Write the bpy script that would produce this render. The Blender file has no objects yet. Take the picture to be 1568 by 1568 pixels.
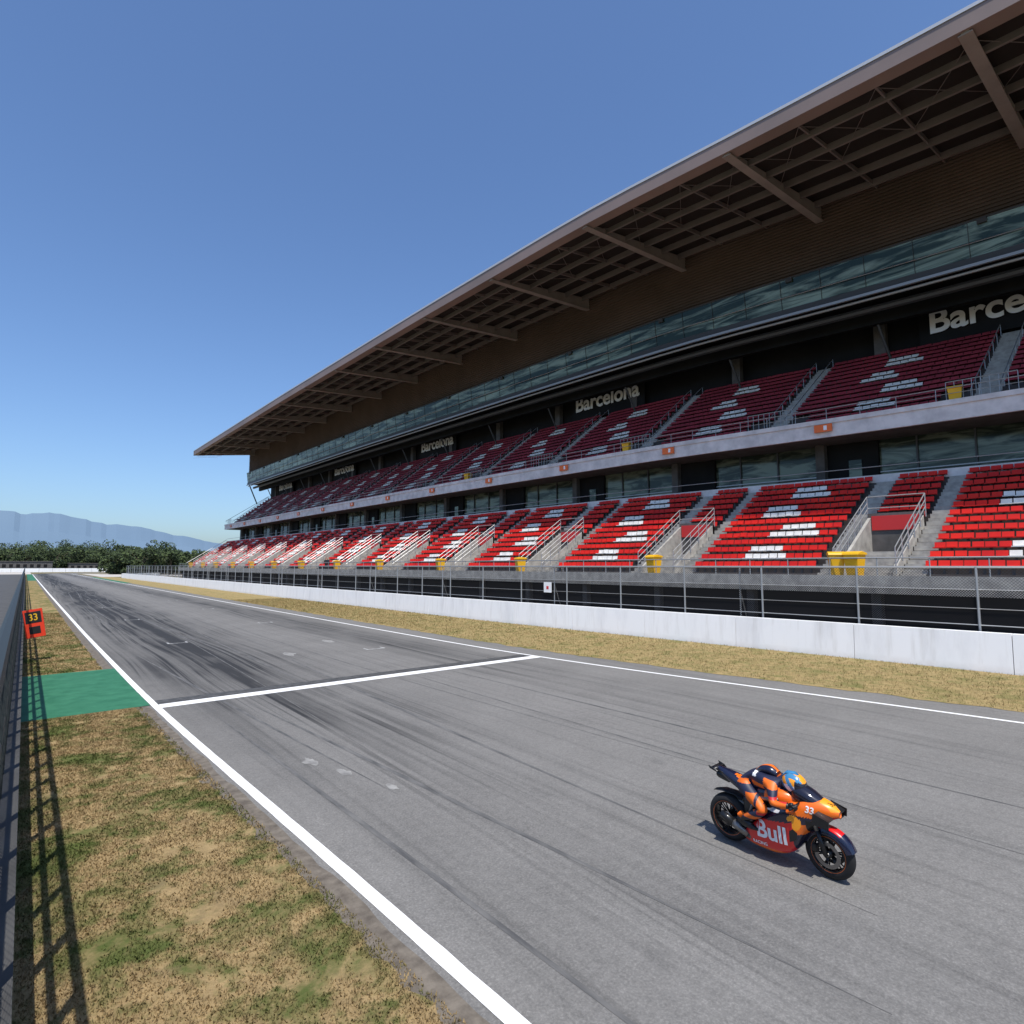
import bpy, math, random, bmesh
import numpy as np
from mathutils import Vector, Matrix, noise
from mathutils.bvhtree import BVHTree
random.seed(3); rng=np.random.default_rng(3)
scene=bpy.context.scene
scene.view_settings.view_transform='Standard'
scene.view_settings.look='None'
scene.view_settings.exposure=0
R=math.radians
# ------------------------------------------------------------ materials
def mat(name,col,rough=0.6,metal=0.0,spec=0.5,coat=0.0):
    m=bpy.data.materials.new(name); m.use_nodes=True
    b=m.node_tree.nodes['Principled BSDF']
    b.inputs['Base Color'].default_value=(*col,1); b.inputs['Roughness'].default_value=rough
    b.inputs['Metallic'].default_value=metal
    b.inputs['Specular IOR Level'].default_value=spec
    b.inputs['Coat Weight'].default_value=coat
    return m
class NT:
    def __init__(s,m): s.t=m.node_tree; s.n=s.t.nodes; s.l=s.t.links; s.b=s.n['Principled BSDF']
    def pos(s,scale=(1,1,1)):
        g=s.n.new('ShaderNodeNewGeometry'); mp=s.n.new('ShaderNodeMapping'); mp.inputs['Scale'].default_value=scale
        s.l.new(g.outputs['Position'],mp.inputs['Vector']); return mp.outputs[0]
    def noise(s,vec,scale,detail=4,rough=.55,dist=0):
        n=s.n.new('ShaderNodeTexNoise'); n.inputs['Scale'].default_value=scale; n.inputs['Detail'].default_value=detail
        n.inputs['Roughness'].default_value=rough; n.inputs['Distortion'].default_value=dist
        s.l.new(vec,n.inputs['Vector']); return n.outputs['Fac']
    def ramp(s,fac,stops):
        r=s.n.new('ShaderNodeValToRGB'); e=r.color_ramp.elements
        while len(e)<len(stops): e.new(.5)
        for i,(p,c) in enumerate(stops):
            e[i].position=p; e[i].color=(*c,1) if not isinstance(c,(int,float)) else (c,c,c,1)
        s.l.new(fac,r.inputs[0]); return r.outputs[0]
    def mix(s,f,a,b,mode='MIX'):
        n=s.n.new('ShaderNodeMix'); n.data_type='RGBA'; n.blend_type=mode
        for k,v in ((0,f),(6,a),(7,b)):
            if isinstance(v,(int,float)): n.inputs[k].default_value=v
            elif isinstance(v,tuple): n.inputs[k].default_value=(*v,1)
            else: s.l.new(v,n.inputs[k])
        return n.outputs[2]
    def math(s,op,a,b=0.0,c=None):
        n=s.n.new('ShaderNodeMath'); n.operation=op
        for k,v in ((0,a),(1,b)):
            if isinstance(v,(int,float)): n.inputs[k].default_value=v
            else: s.l.new(v,n.inputs[k])
        return n.outputs[0]
    def sep(s,v):
        n=s.n.new('ShaderNodeSeparateXYZ'); s.l.new(v,n.inputs[0]); return n.outputs
    def comb(s,x,y,z):
        n=s.n.new('ShaderNodeCombineXYZ')
        for k,v in enumerate((x,y,z)):
            if isinstance(v,(int,float)): n.inputs[k].default_value=v
            else: s.l.new(v,n.inputs[k])
        return n.outputs[0]
    def color(s,c): s.l.new(c,s.b.inputs['Base Color'])
    def bump(s,h,strength=.3,dist=.02):
        n=s.n.new('ShaderNodeBump'); n.inputs['Strength'].default_value=strength; n.inputs['Distance'].default_value=dist
        s.l.new(h,n.inputs['Height']); s.l.new(n.outputs[0],s.b.inputs['Normal'])
def noisy(name,c1,c2,scale=1.0,rough=.8,stretch=(1,1,1),bump=0,lo=.35,hi=.65,metal=0,spec=.5):
    m=mat(name,c1,rough,metal,spec); t=NT(m); f=t.noise(t.pos(stretch),scale,6,.6)
    t.color(t.ramp(f,[(lo,c1),(hi,c2)]))
    if bump: t.bump(t.noise(t.pos(),scale*12,3),bump,.01)
    return m
def asphalt():
    m=mat('asphalt',(.13,.13,.13),.85,0,.3); t=NT(m)
    p=t.pos(); X,Y,Z=t.sep(p)
    fine=t.noise(p,34,3,.75); grit=t.noise(p,9,4,.7); med=t.noise(p,.45,5,.6)
    base=t.ramp(fine,[(.28,(.085,.083,.079)),(.5,(.172,.166,.158)),(.72,(.33,.318,.30))])
    base=t.mix(.42,base,t.ramp(med,[(.35,(.135,.131,.125)),(.65,(.21,.204,.194))]))
    base=t.mix(.25,base,t.ramp(grit,[(.35,(.105,.102,.098)),(.65,(.24,.232,.22))]))
    wob=t.noise(t.comb(0.0,t.math('MULTIPLY',Y,.02),0.0),1.0,2)
    wx=t.math('ADD',X,t.math('MULTIPLY',wob,3.0))
    wx2=t.math('ADD',wx,t.math('MULTIPLY',Y,-.02))
    wx3=t.math('ADD',X,t.math('MULTIPLY',Y,.045))
    s1=t.noise(t.comb(t.math('MULTIPLY',wx,1.6),t.math('MULTIPLY',Y,.018),0.0),1.0,4,.65)
    s2=t.noise(t.comb(t.math('MULTIPLY',wx2,4.5),t.math('MULTIPLY',Y,.03),3.0),1.0,3,.6)
    s3=t.noise(t.comb(t.math('MULTIPLY',wx3,3.2),t.math('MULTIPLY',Y,.035),9.0),1.0,3,.6)
    s1=t.ramp(s1,[(.42,0.0),(.62,1.0)]); s2=t.ramp(s2,[(.49,0.0),(.66,1.0)]); s3=t.ramp(s3,[(.56,0.0),(.72,1.0)])
    def band(c,w,amp):
        d=t.math('DIVIDE',t.math('SUBTRACT',X,c),w); d=t.math('MULTIPLY',d,d)
        return t.math('MULTIPLY',t.math('POWER',2.718,t.math('MULTIPLY',d,-1.0)),amp)
    far=t.math('MULTIPLY',t.math('SUBTRACT',Y,8.0),.06); far.node.use_clamp=True
    mask=t.math('ADD',band(5.9,2.5,1.2),band(14.0,1.6,.6))
    mask=t.math('MULTIPLY',mask,t.math('ADD',t.math('MULTIPLY',far,.9),.28))
    br=t.noise(t.pos((1,.22,1)),.8,3); br=t.ramp(br,[(.35,.3),(.6,1.0)])
    st=t.math('MAXIMUM',t.math('MULTIPLY',s1,.85),s2); st=t.math('MULTIPLY',st,br)
    k=t.math('MULTIPLY',t.math('ADD',st,t.math('MULTIPLY',far,.36)),mask)
    gen=t.math('MULTIPLY',t.math('MULTIPLY',t.math('MAXIMUM',s2,s3),br),.20)
    k=t.math('ADD',k,gen); k.node.use_clamp=True
    col=t.mix(k,base,(.030,.030,.031))
    sp=t.ramp(t.noise(t.pos((1,.5,1)),1.7,4,.5),[(.66,0.0),(.75,.25)])
    col=t.mix(sp,col,(.06,.06,.06))
    t.color(col); t.bump(fine,.5,.008)
    return m
def grassmat(name,straw,green,dark,gl=.5,gh=.68,soil=None):
    m=mat(name,straw,.95,0,.1); t=NT(m); p=t.pos()
    big=t.noise(p,.8,5,.7,.4); fine=t.noise(p,24,5,.75); mid=t.noise(p,4,5,.65); g2=t.noise(t.pos((1,1,1)),2.6,4,.65)
    c=t.mix(t.ramp(mid,[(.35,0.0),(.65,1.0)]),straw,tuple(x*.70 for x in straw))
    c=t.mix(t.ramp(big,[(gl,0.0),(gh,.9)]),c,green)
    c=t.mix(t.ramp(g2,[(.52,0.0),(.68,.85)]),c,green)
    if soil: c=t.mix(t.ramp(t.noise(p,1.7,4,.6),[(.58,0.0),(.72,.6)]),c,soil)
    c=t.mix(t.ramp(fine,[(.25,.65),(.46,0.0)]),c,dark)
    t.color(c); t.bump(fine,.8,.03); return m
M_asph=asphalt()
M_grassL=grassmat('dry_grass',(.38,.275,.14),(.075,.105,.028),(.08,.065,.028),.46,.60,(.18,.135,.08))
M_grassR=grassmat('dry_grass_r',(.38,.285,.135),(.17,.165,.06),(.11,.085,.035),.48,.70)
M_ground=grassmat('ground_mat',(.22,.18,.10),(.09,.10,.04),(.08,.07,.04))
M_dirt=noisy('dirt_edge',(.09,.075,.06),(.18,.155,.125),5,.95,bump=.4)
M_white=noisy('white_paint',(.80,.80,.79),(.56,.56,.55),11,.6,lo=.55,hi=.8)
M_faint=noisy('worn_paint',(.55,.55,.54),(.22,.22,.22),5,.7,lo=.4,hi=.6)
def wallmat():
    m=noisy('white_wall',(.90,.90,.91),(.72,.72,.74),.9,.7,stretch=(1,1,.3),lo=.5,hi=.85,bump=.1); t=NT(m)
    src=t.b.inputs['Base Color'].links[0].from_socket; X,Y,Z=t.sep(t.pos())
    d=t.noise(t.pos((1,1.2,.12)),2.2,4,.7); dirt=t.math('MULTIPLY',t.ramp(d,[(.52,0.0),(.75,1.0)]),.28)
    low=t.ramp(t.math('MULTIPLY',Z,1.0),[(.0,.55),(.28,0.0)]); k=t.math('MAXIMUM',dirt,t.math('MULTIPLY',low,t.noise(t.pos(),3,4)))
    t.color(t.mix(k,src,(.42,.39,.35))); return m
M_wallw=wallmat()
M_green=noisy('green_paint',(.012,.115,.055),(.03,.165,.085),2,.75)
M_black=noisy('rubber_band',(.035,.035,.035),(.09,.09,.09),5,.75)
M_conc=noisy('concrete',(.76,.73,.71),(.54,.52,.51),1.0,.85,bump=.15)
M_concd=noisy('concrete_dark',(.13,.12,.115),(.08,.076,.072),1.2,.9)
M_step=noisy('step_concrete',(.44,.42,.38),(.28,.265,.245),2.2,.85)
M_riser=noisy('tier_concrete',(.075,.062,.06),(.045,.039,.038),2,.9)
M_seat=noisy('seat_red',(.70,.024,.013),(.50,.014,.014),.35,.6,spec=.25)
M_seatsh=noisy('seat_red_shaded',(.33,.034,.05),(.23,.024,.038),.35,.6,spec=.25)  # seat red darkened to maroon: upper deck shade put into the colour
M_seatw=noisy('seat_white',(.82,.79,.74),(.64,.62,.59),2,.6)
M_steel=mat('galvanised_steel',(.42,.43,.44),.45,.6)
M_steeld=mat('dark_steel',(.08,.08,.085),.5,.4)
M_fencep=mat('fence_paint',(.03,.038,.038),.6,.2)
M_beam=noisy('roof_beam',(.32,.285,.265),(.25,.225,.21),.6,.6)
M_beams=noisy('roof_beam_small',(.19,.165,.155),(.15,.132,.125),.6,.6)
M_fascia=noisy('roof_fascia',(.27,.20,.18),(.21,.16,.145),.15,.6)
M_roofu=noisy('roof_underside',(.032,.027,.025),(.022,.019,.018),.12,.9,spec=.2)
M_slat=noisy('wall_slats',(.13,.093,.075),(.095,.07,.057),.2,.8,spec=.2)
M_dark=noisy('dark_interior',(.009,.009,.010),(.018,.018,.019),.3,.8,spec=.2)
M_roofw=mat('roof_top',(.6,.6,.6),.4,.3)
M_yellow=mat('yellow_plastic',(.80,.44,.01),.45)
M_orange=mat('orange_sign',(.80,.16,.03),.5)
M_redp=mat('red_panel',(.6,.03,.03),.5)
M_signw=mat('letter_white',(.88,.88,.88),.5)
M_bark=mat('bark',(.09,.07,.05),.9)
def glass(name,c1,c2,sx=(1,.15,.5),rough=.06,metal=.3,lo=.42,hi=.58,spec=.5):
    m=mat(name,c1,rough,metal,spec); t=NT(m)
    f=t.noise(t.pos(sx),1.2,5,.6,1.0); t.color(t.ramp(f,[(lo,c1),(hi,c2)]))
    t.bump(t.noise(t.pos((1,.3,.6)),.6,2),.12,.4); return m
M_glass=glass('green_glass',(.010,.026,.018),(.24,.31,.25),(1,.12,1.3),.12,.15,.46,.62,.35)  # paler second colour paints a reflection into the glass
M_glass2=glass('lounge_glass',(.035,.048,.038),(.19,.22,.17),(1,.22,1.3),.12,.15,.42,.58,.35)
def meshmat(name,col,dens,freq):
    m=mat(name,col,.8,0,.1); t=NT(m)
    v=t.pos(); X,Y,Z=t.sep(v)
    a=t.math('ADD',Y,Z); b=t.math('SUBTRACT',Y,Z)
    def wire(u):
        w=t.math('FRACT',t.math('MULTIPLY',u,freq)); return t.math('LESS_THAN',w,dens)
    k=t.math('MAXIMUM',wire(a),wire(b))
    tr=t.n.new('ShaderNodeBsdfTransparent'); mx=t.n.new('ShaderNodeMixShader')
    t.l.new(k,mx.inputs[0]); t.l.new(tr.outputs[0],mx.inputs[1]); t.l.new(t.b.outputs[0],mx.inputs[2])
    t.l.new(mx.outputs[0],t.n['Material Output'].inputs[0]); return m
M_mesh=meshmat('chain_link',(.10,.10,.105),.14,9)
M_meshk=meshmat('dark_mesh',(.02,.028,.03),.09,9)
M_netk=meshmat('dark_net',(.012,.016,.016),.42,12)
M_meshd=meshmat('debris_net',(.020,.020,.022),.30,11)

# ------------------------------------------------------------ builders
def link(o,parent=None):
    scene.collection.objects.link(o)
    if parent: o.parent=parent
    return o
def empty(name,loc=(0,0,0)):
    e=bpy.data.objects.new(name,None); e.location=loc; link(e); return e
class MB:
    def __init__(s): s.v=[]; s.f=[]; s.m=[]; s.mats=[]
    def mi(s,m):
        if m not in s.mats: s.mats.append(m)
        return s.mats.index(m)
    def add(s,vs,fs,m):
        o=len(s.v); s.v+= [tuple(v) for v in vs]; k=s.mi(m)
        for f in fs: s.f.append(tuple(i+o for i in f)); s.m.append(k)
    def box(s,x0,x1,y0,y1,z0,z1,m): s.prism([(x0,z0),(x1,z0),(x1,z1),(x0,z1)],y0,y1,m)
    def prism(s,poly,y0,y1,m):
        n=len(poly); k=1 if y1-y0<20 else int((y1-y0)/4)+1
        ys=np.linspace(y0,y1,k+1); vs=[(x,y,z) for y in ys for x,z in poly]
        fs=[tuple(range(n)),tuple(range(n*(k+1)-1,n*k-1,-1))]
        for j in range(k): fs+=[(j*n+i,j*n+i+n,j*n+(i+1)%n+n,j*n+(i+1)%n) for i in range(n)]
        s.add(vs,fs,m)
    def quad(s,a,b,c,d,m): s.add([a,b,c,d],[(0,1,2,3)],m)
    def tube(s,p,q,r,m,n=6,r2=None):
        p=Vector(p);q=Vector(q);d=(q-p); L=d.length; d.normalize(); r2=r if r2 is None else r2
        k=1 if L<25 else int(L/4)+1
        u=d.orthogonal().normalized(); w=d.cross(u); vs=[]
        for j in range(k+1):
            c=p.lerp(q,j/k); rr=r+(r2-r)*j/k
            for i in range(n):
                a=2*math.pi*i/n; vs.append(c+(u*math.cos(a)+w*math.sin(a))*rr)
        fs=[tuple(range(n-1,-1,-1)),tuple(range(n*k,n*(k+1)))]
        for j in range(k): fs+=[(j*n+i,j*n+(i+1)%n,j*n+(i+1)%n+n,j*n+i+n) for i in range(n)]
        s.add(vs,fs,m)
    def loft(s,secs,m,n=20,colf=None):
        vs=[]
        for sec in secs:
            x,zc,hw,hh=sec[:4]; e=sec[4] if len(sec)>4 else 2.0; yc=sec[5] if len(sec)>5 else 0
            for i in range(n):
                a=2*math.pi*i/n; c,d=math.cos(a),math.sin(a)
                vs.append((x,yc+hw*math.copysign(abs(c)**(2/e),c),zc+hh*math.copysign(abs(d)**(2/e),d)))
        fs=[]
        for k in range(len(secs)-1):
            for i in range(n): fs.append((k*n+i,k*n+(i+1)%n,(k+1)*n+(i+1)%n,(k+1)*n+i))
        fs.append(tuple(range(n))); fs.append(tuple((len(secs)-1)*n+i for i in range(n-1,-1,-1)))
        if colf is None: s.add(vs,fs,m)
        else:
            o=len(s.v); s.v+=vs
            for f in fs:
                c=np.mean([vs[i] for i in f],axis=0); s.f.append(tuple(i+o for i in f)); s.m.append(s.mi(colf(c)))
    def obj(s,name,parent=None,smooth=False,bevel=0,warp=None):
        v=s.v if warp is None else [warp(q) for q in s.v]
        me=bpy.data.meshes.new(name); me.from_pydata(v,[],s.f)
        for m in s.mats: me.materials.append(m)
        me.polygons.foreach_set('material_index',s.m)
        if smooth: me.polygons.foreach_set('use_smooth',[True]*len(s.f))
        me.update(); o=bpy.data.objects.new(name,me); link(o,parent)
        if bevel:
            b=o.modifiers.new('b','BEVEL'); b.width=bevel; b.segments=2; b.limit_method='ANGLE'
        return o
def smooth_secs(secs,k=4):
    a=np.array([list(x)+[2.0]*(5-len(x)) for x in secs],float); out=[]
    for i in range(len(a)-1):
        p0=a[max(i-1,0)];p1=a[i];p2=a[i+1];p3=a[min(i+2,len(a)-1)]
        for j in range(k):
            t=j/k; v=.5*((2*p1)+(-p0+p2)*t+(2*p0-5*p1+4*p2-p3)*t*t+(-p0+3*p1-3*p2+p3)*t**3)
            v[2]=max(v[2],.004); v[3]=max(v[3],.004); out.append(tuple(v))
    out.append(tuple(a[-1])); return out
def text(body,size,loc,rot,m,parent,name,ext=.02,align='CENTER',bold=.012):
    c=bpy.data.curves.new(name,'FONT'); c.body=body; c.size=size; c.extrude=ext; c.align_x=align; c.align_y='CENTER'
    c.offset=size*bold
    tmp=bpy.data.objects.new(name+'_t',c); scene.collection.objects.link(tmp)
    dg=bpy.context.evaluated_depsgraph_get(); me=bpy.data.meshes.new_from_object(tmp.evaluated_get(dg))
    bpy.data.objects.remove(tmp); me.materials.clear(); me.materials.append(m)
    o=bpy.data.objects.new(name,me); o.location=loc; o.rotation_euler=rot; link(o,parent); return o
def curve(pts):
    ys=np.arange(-80,500,1.0); v=np.interp(ys,[p[0] for p in pts],[p[1] for p in pts])
    k=np.ones(9)/9
    for _ in range(2):
        vp=np.pad(v,4,mode='edge'); v=np.convolve(vp,k,'valid')
    return lambda y: float(np.interp(y,ys,v))
xl=curve([(-40,3.76),(4,3.42),(12,3.12),(19,2.90),(40,2.76),(100,2.65),(330,2.55)])
xr=curve([(-40,20.6),(2,19.2),(10,17.8),(20,16.5),(60,16.3),(330,16.2)])
xw=curve([(-40,28.2),(5,26.9),(14,26.1),(32,24.7),(80,23.6),(220,22.8)])
kf=curve([(-40,-.10),(-6,-.075),(6,-.05),(17,-.02),(29,.02),(54,.045),(100,.075),(168,.10)])
def warp(q): return (q[0],q[1],q[2]+max(0,q[2]-3.8)*kf(q[1]))

# ------------------------------------------------------------ ground & track
g=MB(); S=14000; g.quad((-S,-S,0),(S,-S,0),(S,S,0),(-S,S,0),M_ground); g.obj('ground')
def ribbon(mb,fa,fb,y0,y1,z,m,step=1.0):
    prev=None
    for y in np.append(np.arange(y0,y1,step),y1):
        cur=((fa(y),y,z),(fb(y),y,z))
        if prev: mb.quad(prev[0],prev[1],cur[1],cur[0],m)
        prev=cur
cst=lambda c:(lambda y:c)
t=MB(); ribbon(t,lambda y:xl(y)-.4,lambda y:xr(y)+1.7,-40,330,.004,M_asph,2)
x0,x1=xl(330)-.4,xr(330)+1.7; cx=x1+60
def arc(r): return [(cx+math.cos(math.pi-math.pi/2*i/12)*r,330+math.sin(math.pi-math.pi/2*i/12)*r,.004) for i in range(13)]
o_,i_=arc(cx-x0),arc(60)
for i in range(12): t.quad(o_[i],i_[i],i_[i+1],o_[i+1],M_asph)
track=t.obj('race_track')
mk=MB(); z=.010
ribbon(mk,lambda y:xl(y)-.085+.008*noise.noise(Vector((y*2,0,0))),lambda y:xl(y)+.085+.008*noise.noise(Vector((y*2,9,0))),-30,330,z,M_white,.4); ribbon(mk,lambda y:xr(y)-.075,lambda y:xr(y)+.075,-30,330,z,M_white)
def strip(mb,x0,x1,y0,y1,z,m): mb.quad((x0,y0,z),(x1,y0,z),(x1,y1,z),(x0,y1,z),m)
strip(mk,xl(18.6)+.09,xr(18.6)-.08,18.4,18.9,z,M_white); strip(mk,xl(19.2)+.09,xr(19.2)-.08,18.97,19.5,z,M_black)
for i in range(20):
    y=25+i*8; x=6.0 if i%2 else 12.6
    strip(mk,x-.45,x+.45,y,y+.10,z,M_faint); strip(mk,x-.45,x-.36,y+.1,y+.5,z,M_faint); strip(mk,x+.36,x+.45,y+.1,y+.5,z,M_faint)
mk.obj('track_markings',track)
pm=MB(); M_patch=noisy('asphalt_repair',(.30,.295,.28),(.17,.165,.16),5,.85)
for (px,py,s) in ((4.5,11.6,.17),(4.75,10.6,.15),(5.1,9.4,.11),(9.0,26,.35),(12,29,.4)):
    ring=[(px+math.cos(a)*s*random.uniform(.3,1),py+math.sin(a)*s*2*random.uniform(.4,1),.009) for a in np.linspace(0,2*math.pi,12)[:-1]]
    pm.add(ring,[tuple(range(11))],M_patch)
pm.obj('asphalt_patches',track)
tm=MB(); M_tyre=noisy('tyre_mark',(.065,.065,.066),(.145,.142,.137),2.2,.8,stretch=(3,.6,1))
for i in range(46):
    x0=random.choice([random.uniform(4.0,9),random.uniform(4.2,16)]); y0=random.uniform(-2,90); L=random.uniform(12,50); dr=random.uniform(-.06,.06); w=random.uniform(.02,.055); cv=random.uniform(-.0012,.0012)
    prev=None
    for j in range(21):
        u=L*j/20; x=x0+dr*u+cv*u*u; ww=w*math.sin(math.pi*(j+.4)/20.8)
        if not(xl(y0+u)+.3<x<xr(y0+u)-.3): break
        cur=((x-ww,y0+u,.0075),(x+ww,y0+u,.0075))
        if prev: tm.quad(prev[0],prev[1],cur[1],cur[0],M_tyre)
        prev=cur
tm.obj('tyre_marks',track)
def wob(y,a,s): return a*noise.noise(Vector((y*.8,s,0)))+a*.6*noise.noise(Vector((y*3.1,s,5)))+a*.3*noise.noise(Vector((y*9,s,5)))
dm=MB(); ribbon(dm,lambda y:xl(y)-.75,lambda y:xl(y)-.16+wob(y,.06,9),-20,120,.007,M_dirt,.3); dm.obj('dirt_margin')
mb=MB(); ribbon(mb,cst(.02),lambda y:xl(y)-.46+wob(y,.18,1),-12,60,.012,M_grassL,.15); ribbon(mb,cst(.02),lambda y:xl(y)-.42,60,330,.012,M_grassL,4); vL=mb.obj('grass_verge')
mb=MB(); ribbon(mb,lambda y:xr(y)+1.35+wob(y,.25,4),lambda y:xw(y)-.04,-30,235,.012,M_grassR,.4); vR=mb.obj('grass_verge')
gp=MB(); ribbon(gp,cst(.03),lambda y:xl(y)-.10,18.9,26.4,.017,M_green); gp.obj('green_painted_strip')
gr=MB(); M_gravel=noisy('gravel',(.50,.46,.41),(.40,.37,.33),.08,.95)
strip(gr,19.5,200,236,330,.02,M_gravel); strip(gr,-40,2.2,330,420,.02,M_gravel); gr.obj('gravel_trap')
gk=MB(); ribbon(gk,lambda y:xr(y)+.2,lambda y:xr(y)+1.6,150,232,.024,M_green,4); ribbon(gk,lambda y:xl(y)-2,lambda y:xl(y)-.2,190,330,.024,M_green,4); gk.obj('green_runoff')
M_pit=noisy('pit_lane_asphalt',(.05,.05,.05),(.08,.08,.08),1,.9)
pl_=MB(); strip(pl_,-16,-.5,-20,330,.006,M_pit); pl_.obj('pit_lane')

def blades(name,x0,x1,y0,y1,n,h,m,parent,bias=1.0):
    y=y0+(y1-y0)*rng.random(n)**bias; x=rng.random(n)
    A=np.array([x0(q) for q in y]); B=np.array([x1(q) for q in y]); x=A+(B-A)*x
    keep=[]
    for i in range(n):
        v=noise.noise(Vector((x[i]*1.7,y[i]*1.7,0)))*.7+noise.noise(Vector((x[i]*5,y[i]*5,3)))*.5
        keep.append(v>-.45+.3*rng.random())
    keep=np.array(keep); x=x[keep];y=y[keep];n=len(x)
    a=rng.random(n)*6.283; l=h*(.4+rng.random(n)*.9); w=.004+.004*rng.random(n)+np.maximum(y,0)*.0004
    lean=(rng.random((n,2))-.5)*1.6*l[:,None]
    V=np.zeros((n,3,3)); V[:,0]=np.c_[x-np.cos(a)*w,y-np.sin(a)*w,np.full(n,.012)]; V[:,1]=np.c_[x+np.cos(a)*w,y+np.sin(a)*w,np.full(n,.012)]
    V[:,2]=np.c_[x+lean[:,0],y+lean[:,1],.012+l]
    me=bpy.data.meshes.new(name); me.from_pydata(V.reshape(-1,3).tolist(),[],np.arange(n*3).reshape(-1,3).tolist())
    me.materials.append(m); o=bpy.data.objects.new(name,me); link(o,parent)
lim=lambda y:xl(y)-.46
blades('blades',cst(.14),lim,.3,18.8,120000,.032,M_grassL,vL,1.5)
blades('edge_tufts',lambda y:xl(y)-.62,lambda y:xl(y)-.33,.3,18.8,9000,.03,M_grassL,vL,1.4)
blades('blades_far',cst(.14),lim,26.5,60,20000,.05,M_grassL,vL,1.3)
blades('blades_r',lambda y:xr(y)+1.4,lambda y:xw(y)-.08,0,70,50000,.07,M_grassR,vR,1.3)

# ------------------------------------------------------------ white track wall
w=MB(); y=-30
while y<214:
    ya,yb=y+.012,y+4.988; a,b_=xw(ya),xw(yb); pr=[(0,0),(.06,1.40),(.34,1.40),(.40,0)]
    vs=[(a+p,ya,q) for p,q in pr]+[(b_+p,yb,q) for p,q in pr]
    w.add(vs,[(0,1,2,3),(7,6,5,4)]+[(i,i+4,(i+1)%4+4,(i+1)%4) for i in range(4)],M_wallw); y+=5
X9=xw(215)
for j in range(8):
    a0=j*.18;a1=(j+1)*.18; r=14
    p0=(X9+r-r*math.cos(a0),215+r*math.sin(a0)); p1=(X9+r-r*math.cos(a1),215+r*math.sin(a1))
    w.quad((*p0,0),(*p1,0),(*p1,1.36),(*p0,1.36),M_wallw)
w.obj('concrete_track_wall')
f=MB()
ys=np.arange(-26,214,4.0); fx=lambda y:xw(y)+.65
for i,y in enumerate(ys):
    f.tube((fx(y),y,0),(fx(y),y,3.75),.045,M_steel)
    if i%3==1: f.tube((fx(y),y+1.1,0),(fx(y),y+1.1,3.75),.042,M_steel); f.tube((fx(y),y+1.1,2.6),(fx(y)+.9,y+1.1,.3),.03,M_steel)
for ya,yb in zip(ys[:-1],ys[1:]):
    a,b_=fx(ya),fx(yb)
    for zz,r in ((3.72,.03),(2.9,.018),(2.2,.012),(1.6,.02)): f.tube((a,ya,zz),(b_,yb,zz),r,M_steel)
    f.quad((a+.05,ya,.1),(b_+.05,yb,.1),(b_+.05,yb,2.9),(a+.05,ya,2.9),M_meshd)
    f.quad((a+.04,ya,2.9),(b_+.04,yb,2.9),(b_+.04,yb,3.72),(a+.04,ya,3.72),M_mesh)
f.obj('catch_fence')
pl=MB(); X9=fx(27.5)-.06; pl.box(X9-.02,X9,27.2,27.9,2.1,2.75,M_signw); pl.box(X9-.028,X9-.021,27.45,27.65,2.3,2.5,M_redp); pl.obj('notice_sign')

# ------------------------------------------------------------ grandstand
GS=empty('grandstand'); Y0,Y1=-34,166
s=MB()
s.box(29.5,31.2,Y0,Y1,2.75,3.1,M_step)
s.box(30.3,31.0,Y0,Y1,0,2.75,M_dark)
for y in np.arange(Y0+2,Y1,6): s.box(29.7,30.1,y,y+.4,0,2.75,M_concd)
s.box(29.35,29.5,Y0,Y1,2.55,3.35,M_step)
LR=13; rz=.45; rx=.70; lx=31.2; lz=3.1
VOM=list(np.arange(-25,160,12.0))
for r in range(LR):
    x0=lx+r*rx; z1=lz+(r+1)*rz-.15
    if r<6:
        edges=[Y0]+[e for v in VOM for e in (v-1.3,v+1.3)]+[Y1]
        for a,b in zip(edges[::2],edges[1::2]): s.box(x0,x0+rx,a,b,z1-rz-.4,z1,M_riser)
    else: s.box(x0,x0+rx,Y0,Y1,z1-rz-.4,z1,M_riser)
ltop=lz+LR*rz-.15; lback=lx+LR*rx
s.box(lback,44.2,Y0,Y1,ltop-.5,ltop+.25,M_concd)
s.box(lback-.02,lback+.1,Y0,Y1,ltop+.25,ltop+.75,M_conc)
s.box(43.4,43.6,Y0,Y1,ltop+.2,12.7,M_glass2)
for y in np.arange(Y0+1,Y1,3.0): s.box(43.28,43.4,y,y+.1,ltop+.2,12.4,M_steeld)
s.box(43.25,43.39,Y0,Y1,ltop+1.3,ltop+1.38,M_steel)
for i,v in enumerate(VOM):
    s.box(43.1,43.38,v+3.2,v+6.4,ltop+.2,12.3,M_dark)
    s.box(42.6,43.2,v+6.4,v+7.0,ltop+.2,12.4,M_concd)
    if i%2: s.box(43.02,43.1,v+4.2,v+5.0,ltop+.25,ltop+2.3,M_glass2)
s.box(39.9,51,Y0,Y1,12.35,12.8,M_concd)
s.box(39.7,39.9,Y0,Y1+.6,12.3,13.45,M_conc)
s.box(39.62,39.7,Y0,Y1+.6,13.2,13.5,M_conc)
UR=14; ux=40.6; uz=12.85; urx=.70; urz=.50
s.box(39.9,ux,Y0,Y1,12.8,13.0,M_riser)
for r in range(UR):
    x0=ux+r*urx; z1=uz+(r+1)*urz
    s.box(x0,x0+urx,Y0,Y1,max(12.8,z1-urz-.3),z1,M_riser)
utop=uz+UR*urz; uback=ux+UR*urx
s.prism([(39.9,12.3),(51.2,12.3),(51.2,utop),(uback,utop),(40.6,13.2)],Y1,Y1+.25,M_concd)
s.prism([(31.2,0),(44,0),(44,ltop),(lback,ltop),(31.2,3.3)],Y1,Y1+.25,M_conc)
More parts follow.
